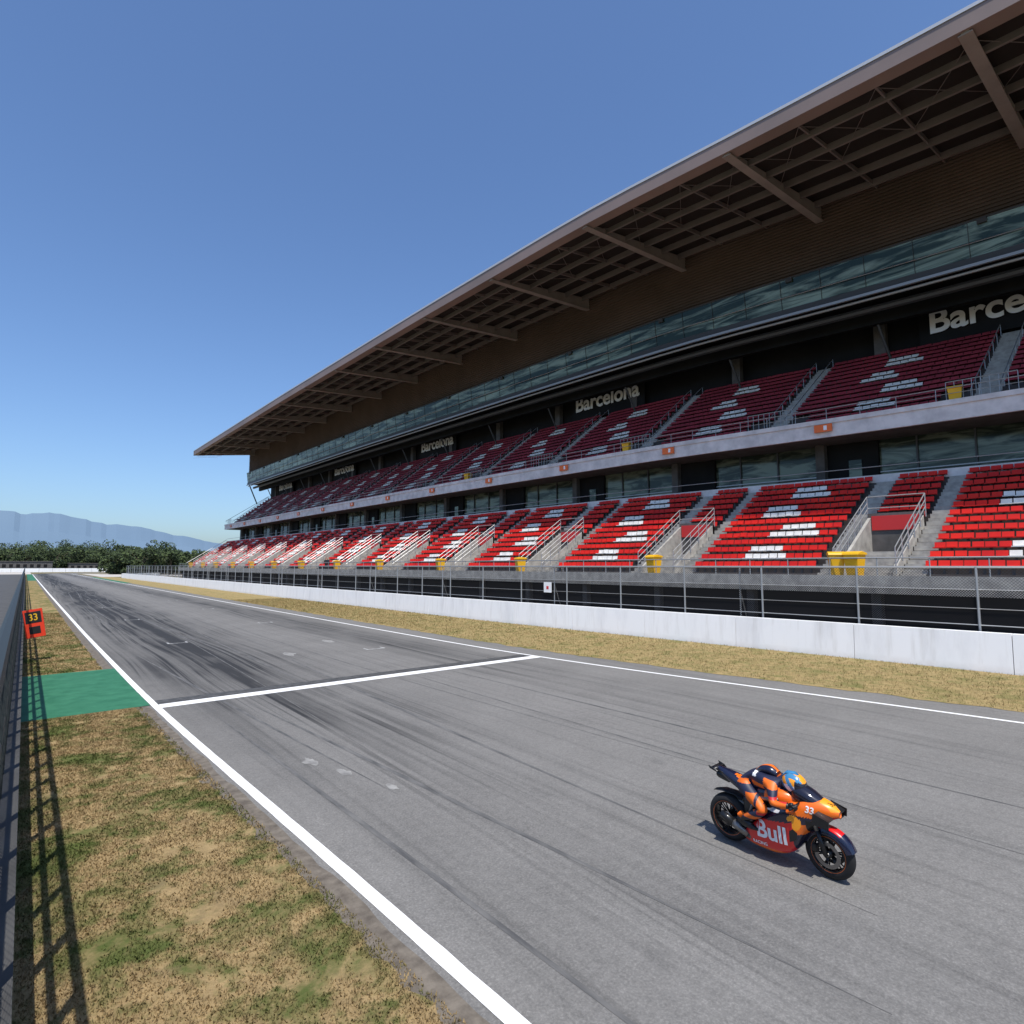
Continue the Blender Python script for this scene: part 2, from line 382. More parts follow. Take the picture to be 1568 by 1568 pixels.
s.box(uback+.5,uback+.8,Y0,Y1,utop-1,31,M_dark)
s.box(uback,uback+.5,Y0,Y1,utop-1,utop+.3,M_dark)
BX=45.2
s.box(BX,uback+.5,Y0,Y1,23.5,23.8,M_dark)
s.box(BX-.25,BX,Y0,Y1+1,23.55,24.0,M_steeld)
s.box(BX-.45,BX-.25,Y0,Y1+1,23.3,23.5,M_steel)
s.tube((BX+1.2,Y0,22.8),(BX+1.2,Y1,22.8),.28,M_steeld,8)
s.tube((BX-.2,Y0,23.05),(BX-.2,Y1,23.05),.10,M_steel,8)
s.box(BX+2.5,BX+3.0,Y0,Y1,22.1,23.5,M_dark)
s.prism([(BX-.15,24.0),(BX-.45,26.3),(BX-.25,26.3),(BX+.05,24.0)],Y0,Y1+1,M_glass)
for y in np.arange(Y0+1,Y1,3.0): s.tube((BX-.2,y,24.0),(BX-.48,y,26.3),.018,M_steeld,4)
s.tube((BX-.42,Y0,24.9),(BX-.42,Y1,24.9),.03,M_steel,5)
s.box(BX-.5,BX-.1,Y0,Y1+1,26.3,26.42,M_steeld)
s.box(BX+.15,BX+.4,Y0,Y1+1,26.42,31.7,M_slat)
for z in np.arange(26.55,31.5,.27): s.box(BX+.03,BX+.15,Y0,Y1+1.01,z,z+.13,M_slat)
for v in np.arange(-32,Y1,12):
    s.tube((BX+2.6,v-.6,22.6),(BX+4.0,v-1.0,19.6),.10,M_steeld,6)
    s.box(uback-.2,uback+.4,v-.4,v+.4,utop-.5,23.5,M_concd)
    s.box(BX-.6,BX-.46,v+4,v+4.5,26.0,26.35,M_steeld)
s.obj('structure',GS,warp=warp)
rf=MB(); RX=32.0; RZf=29.75; RZb=31.4; YE=Y1+2
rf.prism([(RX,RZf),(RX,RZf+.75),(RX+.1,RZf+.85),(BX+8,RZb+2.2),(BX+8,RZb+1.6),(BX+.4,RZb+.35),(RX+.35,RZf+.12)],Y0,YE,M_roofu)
rf.box(RX-.12,RX,Y0,YE+.1,RZf-.15,RZf+.72,M_fascia)
rf.box(RX-.16,RX+.4,Y0,YE+.12,RZf+.75,RZf+.93,M_roofw)
sl=(RZb-RZf)/(BX-RX)
def zr(x): return RZf+(x-RX)*sl
rf.box(RX,RX+.8,Y0,YE,RZf-.12,RZf+.05,M_fascia)
for i,x in enumerate(np.linspace(RX+2.4,BX-1.0,5)):
    rf.box(x-.08,x+.08,Y0,YE,zr(x)-.28,zr(x)+.2,M_beams)
for y in np.arange(Y0+4,YE,4.0):
    rf.prism([(RX+.8,zr(RX+.8)-.12),(BX,zr(BX)-.12),(BX,zr(BX)+.2),(RX+.8,zr(RX+.8)+.2)],y-.05,y+.05,M_beams)
for y in np.arange(-30,YE,12.0):
    rf.prism([(RX+.05,RZf-.2),(BX+.1,zr(BX)-1.0),(BX+.1,zr(BX)+.1),(RX+.05,RZf+.1)],y-.16,y+.16,M_beam)
    rf.prism([(RX+.05,RZf-.26),(BX+.1,zr(BX)-1.08),(BX+.1,zr(BX)-1.0),(RX+.05,RZf-.2)],y-.28,y+.28,M_beam)
    for a,b in ((0,4),(4,8),(8,12)):
        rf.tube((RX+1,y+a,zr(RX+1)-.1),(RX+7,y+b,zr(RX+7)-.15),.02,M_beams,4); rf.tube((RX+1,y+b,zr(RX+1)-.1),(RX+7,y+a,zr(RX+7)-.15),.02,M_beams,4)
rf.prism([(RX-.1,RZf-.2),(BX+.4,RZb-.25),(BX+8,RZb+1.4),(BX+8,RZb+2.3),(RX-.1,RZf+.8)],YE+.1,YE+.3,M_fascia)
rf.obj('roof',GS,warp=warp)
a=MB()
for v in VOM:
    for c in (-1.85,1.85):
        for r in range(LR):
            x0=lx+r*rx; z1=lz+(r+1)*rz-.15
            a.box(x0-.02,x0+rx*.5,v+c-.50,v+c+.50,z1-.2,z1+.03,M_step); a.box(x0+rx*.5,x0+rx,v+c-.50,v+c+.50,z1-.1,z1+rz*.5,M_step)
    for c in (-1.3,1.15):
        a.prism([(30.9,2.9),(30.9,3.7),(lx+6*rx,lz+6*rz+.75),(lx+6*rx,2.9)],v+c,v+c+.15,M_step)
    for q in range(9):
        a.box(31.3+q*.3,31.6+q*.3,v-1.15,v+1.15,2.6,3.1+q*.18,M_step)
    a.box(lx+6*rx-.15,lx+6*rx,v-1.3,v+1.3,4.4,lz+6*rz+.9,M_concd)
    a.box(lx+6*rx-.2,lx+6*rx-.15,v-1.1,v+1.1,lz+6*rz-.05,lz+6*rz+.75,M_redp)
UA=list(np.arange(-28,Y1,12.0))
for v in UA:
    for r in range(UR):
        x0=ux+r*urx; z1=uz+(r+1)*urz
        a.box(x0-.02,x0+urx*.5,v-.6,v+.6,z1-.2,z1+.03,M_step); a.box(x0+urx*.5,x0+urx,v-.6,v+.6,z1-.1,z1+urz*.5,M_step)
a.obj('stairs',GS,warp=warp)
rl=MB()
for zz,r in ((3.75,.03),(4.15,.035)): rl.tube((29.42,Y0,zz),(29.42,Y1,zz),r,M_steel)
for y in np.arange(Y0,Y1,2.0): rl.tube((29.42,y,3.3),(29.42,y,4.15),.025,M_steel,5)
for zz,r in ((13.9,.02),(14.25,.03)): rl.tube((39.8,Y0,zz),(39.8,Y1,zz),r,M_steel)
for y in np.arange(Y0,Y1,2.0): rl.tube((39.8,y,13.4),(39.8,y,14.25),.02,M_steel,4)
rl.tube((lback+.05,Y0,ltop+1.3),(lback+.05,Y1,ltop+1.3),.03,M_steel)
for v in VOM:
    zb=lambda x: 3.75+(x-30.9)*(lz+6*rz+.75-3.7)/(lx+6*rx-30.9)
    for c in (-1.35,1.35):
        xs=np.linspace(30.7,lx+6*rx,6)
        for h in (.35,.7,1.05): rl.tube((xs[0],v+c,zb(xs[0])+h),(xs[-1],v+c,zb(xs[-1])+h),.026,M_steel)
        for x in xs: rl.tube((x,v+c,zb(x)-.2),(x,v+c,zb(x)+1.05),.028,M_steel)
    x=lx+6*rx
    for h in (.4,1.05): rl.tube((x,v-1.35,zb(x)+h),(x,v+1.35,zb(x)+h),.03,M_steel)
for v in UA:
    for c in (-.65,.65):
        p=[(ux+.5,v+c,uz+urz+.95),(uback-.5,v+c,utop+.9)]
        rl.tube(p[0],p[1],.03,M_steel)
        for q in np.linspace(0,1,8):
            x=p[0][0]*(1-q)+p[1][0]*q; z=p[0][2]*(1-q)+p[1][2]*q; rl.tube((x,v+c,z-.9),(x,v+c,z),.02,M_steel,4)
    for yy in np.arange(v-1.6,v+1.7,.4): rl.tube((40.2,yy,13.0),(40.2,yy,14.7),.02,M_steel,4)
    rl.tube((40.2,v-1.6,14.7),(40.2,v+1.6,14.7),.03,M_steel)
rl.tube((39.8,Y1+.3,14.3),(uback,Y1+.3,utop+1.1),.05,M_steel); rl.tube((31.2,Y1+.3,4.4),(lback,Y1+.3,ltop+1.1),.05,M_steel)
rl.tube((BX,Y1,23.5),(uback-3,Y1,utop-1),.15,M_steeld)
rl.obj('railings',GS,warp=warp)
def boxv(x0,x1,y0,y1,z0,z1,sh=0):
    return [(x0,y0,z0),(x1,y0,z0),(x1,y1,z0),(x0,y1,z0),(x0+sh,y0,z1),(x1+sh,y0,z1),(x1+sh,y1,z1),(x0+sh,y1,z1)]
BF=[(0,3,2,1),(4,5,6,7),(0,1,5,4),(1,2,6,5),(2,3,7,6),(3,0,4,7)]
U=np.array(boxv(.12,.48,-.215,.215,.34,.39)+boxv(.44,.48,-.215,.215,.39,.64,.06)+boxv(.40,.46,-.05,.05,.02,.34))
UF=np.array([[i+8*k for i in f] for k in range(3) for f in BF])
UM=np.array([0]*12+[1]*6)
P=[];C=[]
for r in range(LR):
    z1=lz+(r+1)*rz-.15
    for y in np.arange(Y0+.3,Y1-.2,.48):
        d=min(VOM,key=lambda v:abs(v-y)); dd=abs(y-d)
        if dd<2.42 and (r<6 or dd>1.28): continue
        sc=(math.floor((y-VOM[0])/12))*12+VOM[0]+6; q=y-sc-(r-6)*.15
        wht=(r%3!=0) and r<12 and abs(q+(.75 if (r//3)%2 else -.55))<(1.25 if r%3==1 else 1.0)
        P.append((lx+r*rx,y,z1)); C.append(2 if wht else 0)
for r in range(UR):
    z1=uz+(r+1)*urz
    for y in np.arange(Y0+.3,Y1-.2,.48):
        d=min(UA,key=lambda v:abs(v-y))
        if abs(y-d)<.85: continue
        if r<2 and abs(y-d)<2: continue
        sc=(math.floor((y-UA[0])/12))*12+UA[0]+6; q=y-sc-(r-6)*.15
        wht=(r%3!=0) and r<13 and abs(q+(.7 if (r//3)%2 else -.5))<(1.2 if r%3==1 else .9)
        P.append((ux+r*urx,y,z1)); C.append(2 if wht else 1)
P=np.array(P);C=np.array(C);n=len(P)
V=(P[:,None,:]+U[None]+np.random.default_rng(1).normal(0,.008,(n,1,3))).reshape(-1,3); F=(UF[None]+(np.arange(n)*24)[:,None,None]).reshape(-1,4)
V[:,2]+=np.maximum(0,V[:,2]-3.8)*np.array([kf(q) for q in V[:,1]])
MI=np.where(UM[None]==1,3,C[:,None]).reshape(-1)
me=bpy.data.meshes.new('seats'); me.from_pydata(V.tolist(),[],F.tolist())
for m in (M_seat,M_seatsh,M_seatw,M_steeld): me.materials.append(m)
me.polygons.foreach_set('material_index',MI.astype(int).tolist()); me.update()
link(bpy.data.objects.new('seats',me),GS)
lt=MB()
for yc in (8,44,80,116,152):
    lt.box(uback-.1,uback-.02,yc-5.4,yc+5.4,utop+.55,utop+3.6,M_dark)
    q=warp((0,yc,22.25))
    text('Barcelona',2.4,(uback-.24,yc,q[2]),(R(90),0,R(-90)),M_signw,GS,'lettering',.03,bold=.022)
for v in VOM:
    lt.box(39.52,39.61,v+4.6,v+5.7,12.65,13.15,M_orange); lt.box(39.50,39.52,v+4.9,v+5.1,12.75,13.05,M_signw)
lt.obj('panels',GS,warp=warp)
def bin_(loc,rot=0):
    b=MB(); vs=[]
    for z,hx,hy in ((.12,.24,.22),(.95,.34,.30)):
        vs+=[(-hx,-hy,z),(hx,-hy,z),(hx,hy,z),(-hx,hy,z)]
    b.add(vs,BF,M_yellow)
    b.prism([(-.38,.955),(.4,.955),(.36,1.03),(0,1.09),(-.34,1.03)],-.34,.34,M_yellow)
    b.tube((.28,-.3,.1),(.28,-.22,.1),.1,M_steeld,12); b.tube((.28,.22,.1),(.28,.3,.1),.1,M_steeld,12)
    b.tube((.42,-.25,.98),(.42,.25,.98),.02,M_steeld,6)
    o=b.obj('trash_bin',None,False,.012); o.location=loc; o.rotation_euler=(0,0,rot); o.scale=(1.1,1.1,1.25)
for v in VOM:
    if v>-5: bin_((29.9,v-.2+random.uniform(-.6,.6),3.1),random.uniform(-.4,.4))
bin_((29.9,11.9,3.1),.5)
for v in (UA[3]+1.2,UA[5]+.9,UA[7]+1.1): bin_((40.25,v,warp((0,v,13.0))[2]),.2)

# ------------------------------------------------------------ pit wall + fence (left)
p=MB()
p.box(-.32,.10,-8,300,0,.86,M_pit)
p.obj('pit_wall')
p=MB(); px=-.10
for y in np.arange(-6,300,1.15):
    p.box(px-.035,px+.035,y-.04,y+.04,.86,3.22,M_fencep)
for z,r in ((3.2,.05),(2.3,.04),(1.4,.025)): p.tube((px,-7,z),(px,300,z),r,M_fencep)
p.quad((px-.035,-7,.88),(px-.035,300,.88),(px-.035,300,3.18),(px-.035,-7,3.18),M_meshk)
p.quad((px-.045,-7,.88),(px-.045,300,.88),(px-.045,300,1.75),(px-.045,-7,1.75),M_netk)
p.obj('pit_wall_fence')
pb=empty('pit_board',(.40,30.5,1.5)); b=MB()
M_pbk=mat('board_black',(.015,.015,.015),.5); M_pyl=mat('board_yellow',(.8,.45,.02),.5); M_por=mat('board_orange',(.80,.05,.015),.5)
b.box(-.42,.42,-.02,.02,-.62,.62,M_por); b.box(-.34,.34,-.03,-.021,.02,.52,M_pbk); b.box(-.24,.24,-.03,-.021,-.46,-.14,M_pbk)
b.tube((-.42,0,.1),(-.72,0,.35),.02,M_steeld); b.obj('board',pb,False,.006)
text('33',.42,(0,-.036,.26),(R(90),0,0),M_pyl,pb,'numerals',.004)
pb.rotation_euler=(0,R(-10),R(-10)); pb.scale=(.75,.75,.9)

# ------------------------------------------------------------ people helper
def skin(verts,edges,radii,root=0,sub=2):
    me=bpy.data.meshes.new('sk'); me.from_pydata(verts,edges,[]); o=bpy.data.objects.new('sk',me); scene.collection.objects.link(o)
    o.modifiers.new('s','SKIN'); sm=o.modifiers.new('ss','SUBSURF'); sm.levels=sub; sm.render_levels=sub
    for i,r in enumerate(radii):
        d=me.skin_vertices[0].data[i]; r=r if isinstance(r,tuple) else (r,r); d.radius=r; d.use_root=(i==root)
    dg=bpy.context.evaluated_depsgraph_get(); dg.update()
    m2=bpy.data.meshes.new_from_object(o.evaluated_get(dg)); bpy.data.objects.remove(o); return m2
def finish(me,name,parent,colf,mats):
    for m in mats: me.materials.append(m)
    for pl in me.polygons:
        pl.use_smooth=True; pl.material_index=colf(pl.center)
    o=bpy.data.objects.new(name,me); link(o,parent); return o
M_carb=mat('carbon_black',(.010,.010,.011),.4,0,.5,.1)
M_skin=mat('skin',(.5,.3,.2),.6)
def person(loc,rot,top,trous,name='bystander'):
    root=empty(name,loc); root.rotation_euler=(0,0,rot)
    v=[(0,0,.95),(0,0,1.2),(0,0,1.42),(0,0,1.52),(0,.0,1.62),
       (0,.19,1.40),(.05,.27,1.15),(.18,.22,.98),(0,-.19,1.40),(.05,-.27,1.15),(.18,-.22,.98),
       (0,.09,.88),(.04,.11,.5),(-.02,.12,.08),(.14,.13,.04),(0,-.09,.88),(.0,-.11,.5),(-.04,-.12,.08),(.12,-.13,.04)]
    e=[(0,1),(1,2),(2,3),(3,4),(2,5),(5,6),(6,7),(2,8),(8,9),(9,10),(0,11),(11,12),(12,13),(13,14),(0,15),(15,16),(16,17),(17,18)]
    r=[.15,.14,.15,.06,.09,.075,.055,.04,.075,.055,.04,.1,.07,.05,.04,.1,.07,.05,.04]
    me=skin(v,e,r)
    finish(me,'body',root,lambda c:0 if (.92<c.z<1.46 ) else (2 if c.z>=1.46 else 1),[top,trous,M_skin])
    h=MB(); h.loft([( -.10,1.66,.03,.04),(-.07,1.67,.07,.10),(0,1.66,.08,.13),(.07,1.65,.07,.11),(.1,1.64,.02,.04)],M_skin,12,lambda c: M_carb if c[2]>1.70 or c[0]<-.04 else M_skin); h.obj('head',root,True)
M_shirt=mat('dark_shirt',(.02,.02,.025),.8); M_shirto=mat('orange_overall',(.75,.18,.03),.8)
person((29.9,74,3.1),3.6,M_shirt,M_shirt)
person((29.9,73.2,3.1),3.2,M_shirt,M_shirt)
person((31.0,112,3.1),3.2,M_shirto,M_shirto,'marshal')

# ------------------------------------------------------------ motorcycle
M_navy=noisy('navy_leather',(.010,.013,.038),(.018,.022,.055),8,.5)
M_bor=mat('racing_orange',(.82,.15,.008),.35,0,.5,.4); M_bred=mat('racing_red',(.70,.010,.012),.3,0,.5,.5)
M_lor=mat('orange_leather',(.78,.145,.008),.5); M_lred=mat('red_leather',(.55,.02,.02),.5)
M_bnavy=mat('racing_navy',(.008,.010,.030),.25,0,.5,.6); M_byel=mat('racing_yellow',(.90,.33,.015),.35,0,.5,.3)
M_bwht=mat('racing_white',(.80,.80,.80),.4)
M_rub=mat('tyre_rubber',(.012,.012,.013),.75); M_alu=mat('alloy',(.22,.21,.20),.35,.8)
M_visor=mat('visor',(.02,.02,.035),.08,.3,.8); M_hblue=mat('helmet_blue',(.05,.22,.42),.25,0,.5,.6)
BK=empty('racing_motorcycle')
WF=.70; WR=-.72
def wheel(cx,r,w,name):
    b=MB(); n=48; prof=[]
    for k in range(13):
        a=math.pi*k/12; prof.append((-w/2*math.cos(a), r-.09+.09*math.sin(a)**.8))
    prof=prof+[(w/2*.8,r-.105),(-w/2*.8,r-.105)]
    vs=[];np_=len(prof)
    for i in range(n):
        a=2*math.pi*i/n
        for (yy,rr) in prof: vs.append((cx+rr*math.cos(a),yy,r+rr*math.sin(a)))
    b.v+=vs
    for i in range(n):
        for k in range(np_):
            b.f.append((i*np_+k,i*np_+(k+1)%np_,((i+1)%n)*np_+(k+1)%np_,((i+1)%n)*np_+k)); b.m.append(b.mi(M_rub if k<12 else M_carb))
    for sgn in (-1,1):
        for R1,R2,mm in ((r-.092,r-.099,M_bor),(r-.099,r-.114,M_carb)):
            yy=sgn*(w/2*.93)
            vs=[(cx+q*math.cos(2*math.pi*i/n),yy,r+q*math.sin(2*math.pi*i/n)) for q in (R1,R2) for i in range(n)]
            b.add(vs,[(i,(i+1)%n,n+(i+1)%n,n+i) for i in range(n)],mm)
    b.tube((cx,-w/2*.9,r),(cx,w/2*.9,r),.045,M_carb,16); b.tube((cx,-w/2-.03,r),(cx,w/2+.03,r),.02,M_alu,12)
    for i in range(6):
        a=2*math.pi*i/6+.2
        for sp in (-.13,.13):
            d0=Vector((math.cos(a),0,math.sin(a))); d=Vector((math.cos(a+sp),0,math.sin(a+sp))); c=Vector((cx,0,r))
            for sg in (-1,1): b.tube(c+d0*.04+Vector((0,sg*.02,0)),c+d*(r-.10)+Vector((0,sg*w*.3,0)),.012,M_carb,6,.008)
    return b.obj(name,BK,True)
wheel(WF,.315,.125,'front_wheel'); wheel(WR,.33,.195,'rear_wheel')
b=MB()
for sg in (-1,1):
    vs=[(WF+q*math.cos(2*math.pi*i/32),sg*.078,.315+q*math.sin(2*math.pi*i/32)) for q in (.165,.115) for i in range(32)]
    b.add(vs,[(i,(i+1)%32,32+(i+1)%32,32+i) for i in range(32)],M_alu)
    b.loft([(WF-.19,.36,.015,.03,3,sg*.095),(WF-.15,.37,.025,.065,3,sg*.095),(WF-.10,.38,.02,.05,3,sg*.095)],M_carb,10)
    b.tube((WF,sg*.105,.315),(WF-.10,sg*.105,.60),.028,M_carb,10); b.tube((WF-.10,sg*.105,.60),(WF-.22,sg*.105,.95),.03,M_alu,10)
b.tube((WR,-.105,.33),(WR,-.11,.33),.10,M_alu,24); b.tube((WR,.12,.33),(WR,.13,.33),.10,M_alu,24)
b.obj('brakes_and_forks',BK,True)
b=MB()
for sg in (-1,1):
    b.loft([(-.80,.33,.020,.03,3,sg*.135),(-.72,.335,.024,.045,3,sg*.138),(-.55,.36,.022,.055,3,sg*.135),(-.4,.40,.025,.075,3,sg*.12),(-.15,.42,.025,.085,3,sg*.10)],M_carb,12)
b.loft([(-.46,.62,.06,.10,3),(-.40,.55,.12,.20,4),(-.2,.50,.16,.25,4),(0,.5,.16,.27,4),(.25,.52,.15,.24,4)],M_carb,16)
b.tube((-.35,0,.55),(-.62,0,.62),.03,M_alu)
b.loft([(-.95,.66,.06,.008),(-.80,.70,.09,.012),(-.60,.70,.09,.015),(-.48,.64,.06,.02)],M_carb,12)
for sg in (-1,1): b.tube((-.2,sg*.17,.80),(-.36,sg*.17,.42),.028,M_alu,8); b.tube((-.2,sg*.17,.80),(.15,sg*.20,.88),.03,M_alu,8)
b.tube((-.05,-.13,.22),(-.35,-.17,.25),.045,M_alu,12); b.tube((-.35,-.17,.25),(-.56,-.20,.36),.05,M_alu,12,.058); b.tube((-.56,-.20,.36),(-.74,-.215,.44),.06,M_carb,14,.05)
b.tube((-.45,.05,.86),(-.86,.07,.95),.045,M_alu,12)
b.tube((-.34,-.25,.40),(-.34,.25,.40),.018,M_alu,8)
for sg in (-1,1): b.tube((.42,sg*.12,.90),(.37,sg*.34,.86),.018,M_carb,8)
b.tube((-.34,-.19,.46),(-.26,-.20,.50),.03,M_alu,8)
b.obj('chassis',BK,True)
def cf(c):
    x,y,z=c; ay=abs(y)
    if x>.66: return M_byel if z>.88 and ay<.09 else (M_bnavy if z<.81 else M_bor)
    if x>.50 and z<.72: return M_carb
    s=z-(.62+.20*(x-.2))
    if z<.20+.05*x: return M_bor
    if x<.34 and s<.0: return M_bred
    if s<.03 and x<.34: return M_bnavy
    if (x-.36)**2+(z-.66)**2<.0085: return M_byel
    if x>.26 and z<.86 and z>.66: return M_bor if z>.76 else M_bnavy
    if x>.34 and z<.66: return M_bnavy if z<.52 else M_bor
    if x>.16 and z>.86: return M_bor
    return M_bnavy
b=MB()
main=smooth_secs([(-.56,.23,.04,.04,2.4),(-.46,.25,.13,.10,2.8),(-.3,.29,.205,.165,3.2),(-.1,.37,.235,.25,3.6),(.08,.45,.25,.315,3.8),(.24,.53,.257,.335,3.6),(.37,.61,.24,.30,3.2),(.48,.74,.21,.225,2.8),(.62,.82,.165,.165,2.5),(.76,.85,.11,.105,2.2),(.87,.845,.035,.04,2)],12)
b.loft(main,M_bred,140,cf); fair=b.obj('fairing',BK,True)
bvh=BVHTree.FromPolygons(b.v,b.f)
def side_patch(poly,m,name,off=.006,sgs=(-1,1)):
    for sg in sgs:
        bm=bmesh.new(); vs=[bm.verts.new((x,0,z)) for x,z in poly]; f=bm.faces.new(vs)
        bmesh.ops.triangulate(bm,faces=[f])
        for _ in range(3): bmesh.ops.subdivide_edges(bm,edges=[e for e in bm.edges if e.calc_length()>.03],cuts=1,use_grid_fill=True)
        bmesh.ops.triangulate(bm,faces=bm.faces[:])
        for v in bm.verts:
            h=bvh.ray_cast(Vector((v.co.x,sg*1.0,v.co.z)),Vector((0,-sg,0)))
            v.co.y=(h[0].y if h[0] is not None else sg*.2)+sg*off
        me=bpy.data.meshes.new(name); bm.to_mesh(me); bm.free(); me.materials.append(m); link(bpy.data.objects.new(name,me),BK)
side_patch([(.30,.40),(.38,.44),(.40,.54),(.35,.58),(.30,.54)],M_carb,'side_duct')
side_patch([(-.42,.28),(-.20,.50),(-.14,.58),(-.26,.52),(-.44,.33)],M_bnavy,'side_flash')
side_patch([(-.02,.685),(.16,.72),(.18,.76),(-.02,.73)],M_bwht,'side_stripe')
b=MB(); b.loft(smooth_secs([(-.34,.78,.09,.06),(-.2,.83,.16,.11,2.4),(0,.87,.20,.125,2.5),(.2,.89,.18,.11,2.4),(.34,.88,.10,.08)],8),M_bor,48,lambda c:M_bor if abs(c[1])>.10 and c[2]>.84 and c[0]>-.05 else M_bnavy); b.obj('fuel_tank',BK,True)
b=MB(); b.loft(smooth_secs([(-.22,.80,.10,.06),(-.36,.83,.14,.07,2.6),(-.55,.89,.13,.075,2.6),(-.70,.94,.10,.06,2.4),(-.86,.985,.05,.035)],8),M_bnavy,36,lambda c:(M_bor if (.13<c[2]-.78+(c[0]+.4)*.35<.15 and c[0]>-.7) else M_bnavy))
b.loft([(-.90,.90,.03,.03,3),(-.86,.90,.05,.05,3),(-.70,.87,.05,.05,3)],M_carb,10)
for sg in (-1,1):
    b.prism([(-.92,1.02),(-.78,.985),(-.70,.96),(-.74,.95),(-.90,.995)],sg*.08-.004,sg*.08+.004,M_carb)
    b.prism([(-.96,1.04),(-.86,1.01),(-.82,.97),(-.94,1.0)],sg*.13-.004,sg*.13+.004,M_carb)
b.box(-.94,-.85,-.13,.13,1.003,1.011,M_carb)
b.obj('tail_unit',BK,True)
b=MB(); b.loft(smooth_secs([(.24,.97,.06,.06),(.34,.985,.135,.115,2.3),(.48,.955,.145,.12,2.3),(.62,.915,.12,.09),(.74,.885,.06,.05)],5),M_visor,24); b.obj('windscreen',BK,True)
b=MB(); vs=[];n=16
for i in range(n):
    a=R(20+i*140/(n-1))
    for k,(yy,dr) in enumerate(((-.088,-.07),(-.08,.0),(-.04,.022),(.04,.022),(.08,.0),(.088,-.07))):
        vs.append((WF+(.325+dr)*math.cos(a),yy,.315+(.325+dr)*math.sin(a)))
o0=len(b.v); b.v+=vs
for i in range(n-1):
    for k in range(5): b.f.append(tuple(o0+q for q in (i*6+k,i*6+k+1,i*6+k+7,i*6+k+6))); b.m.append(b.mi(M_bred if k in(1,2,3) and i>3 else M_bnavy))
b.obj('front_mudguard',BK,True)
b=MB()
for sg in (-1,1):
    y0,y1=sorted((sg*.10,sg*.27))
    b.prism([(.64,.86),(.82,.80),(.82,.812),(.66,.875)],y0,y1,M_carb)
    b.prism([(.62,.74),(.83,.73),(.84,.83),(.64,.88)],sg*.27-.006,sg*.27+.006,M_carb)
    y0,y1=sorted((sg*.15,sg*.27)); b.prism([(.60,.76),(.80,.72),(.80,.732),(.62,.775)],y0,y1,M_carb)
b.obj('front_wings',BK)
def decal(body,size,cx,cz,m,name,tilt=0,sg=-1,off=.006):
    o=text(body,size,(0,0,0),(0,0,0),m,BK,name,0,bold=.025); ca,sa=math.cos(tilt),math.sin(tilt)
    bm=bmesh.new(); bm.from_mesh(o.data); bmesh.ops.subdivide_edges(bm,edges=[e for e in bm.edges if e.calc_length()>size*.12],cuts=2)
    for v in bm.verts:
        u,w_=v.co.x*ca-v.co.y*sa,v.co.x*sa+v.co.y*ca
        X=cx+u*(-sg); Z=cz+w_
        h=bvh.ray_cast(Vector((X,sg*1.0,Z)),Vector((0,-sg,0)))
        v.co=Vector((X,(h[0].y if h[0] is not None else sg*.2)+sg*off,Z))
    bm.to_mesh(o.data); bm.free()
for sg in (-1,1):
    decal('Bull',.31,.04,.43,M_bwht,'side_lettering',.06,sg)
    decal('RACING',.06,-.14,.235,M_bwht,'belly_lettering',.1,sg)
    decal('33',.11,.56,.86,M_bwht,'side_number',-.1,sg)
nb=MB(); nb.loft([(.66,.985,.02,.004),(.70,.955,.07,.010),(.80,.915,.055,.010),(.86,.882,.02,.01)],M_byel,14); nb.obj('number_plate',BK,True)
text('33',.10,(.775,0,.952),(0,R(22),R(90)),M_bnavy,BK,'race_number',.002)
RD=empty('motorcycle_racer')
v=[(-.42,0,.94),(-.26,0,1.035),(-.06,0,1.075),(.10,0,1.045),(.18,0,1.035),
 (.06,.165,1.02),(.13,.315,.85),(.355,.285,.885),(.06,-.165,1.02),(.13,-.315,.85),(.355,-.285,.885),
 (-.40,.125,.90),(-.02,.27,.70),(-.40,.21,.47),(-.24,.22,.41),(-.40,-.125,.90),(-.02,-.27,.70),(-.40,-.21,.47),(-.24,-.22,.41)]
e=[(0,1),(1,2),(2,3),(3,4),(2,5),(5,6),(6,7),(2,8),(8,9),(9,10),(0,11),(11,12),(12,13),(13,14),(0,15),(15,16),(16,17),(17,18)]
r=[(.14,.13),(.15,.13),(.16,.12),.085,.07,.083,.058,.042,.083,.058,.042,.115,.076,.053,.04,.115,.076,.053,.04]
me=skin(v,e,r,0,4)
def rc(c):
    x,y,z=c; ay=abs(y)
    if z<.52: return 2
    if ay>.20 and x>.32: return 2
    if z>.78 and ay>.17 and x>-.05:
        if .91<z<.94: return 3
        return 1 if (z>1.01 or x>.24 or .85<z<.91) else 0
    if z<.88 and ay>.15:
        if z>.64 and x>-.12: return 3 if z<.68 else 1
        if z<.66: return 1 if .54<z<.60 else 0
        return 1 if ay>.19 and -.30<x<-.16 else 0
    if x<-.42 and z>.96 and ay<.10: return 1
    if ay>.13 and .96<z<1.02 and x<.0: return 1
    if -.24<x<-.18 and z>1.08: return 4
    return 0
finish(me,'leather_suit',RD,rc,[M_navy,M_lor,M_carb,M_lred,M_bwht])
b=MB(); b.loft(smooth_secs([(-.26,1.105,.03,.02),(-.16,1.16,.08,.05),(-.02,1.18,.095,.06),(.08,1.135,.06,.05)],5),M_navy,20,lambda c: M_lor if abs(c[1])<.03 else M_bnavy); b.obj('back_hump',RD,True)
HZ=1.085
def hc(c):
    x,y,z=c; ay=abs(y); zz=z-HZ
    if x>.345 and -.035<zz+.35*(x-.36)<.062: return M_visor
    if x>.40 and zz<-.03: return M_hblue
    if zz>.085 : return M_byel if ay<.05 else M_hblue
    if math.sin(x*48+zz*30)>.15 and ay>.06: return M_hblue
    return M_byel if zz>.0 else M_bwht
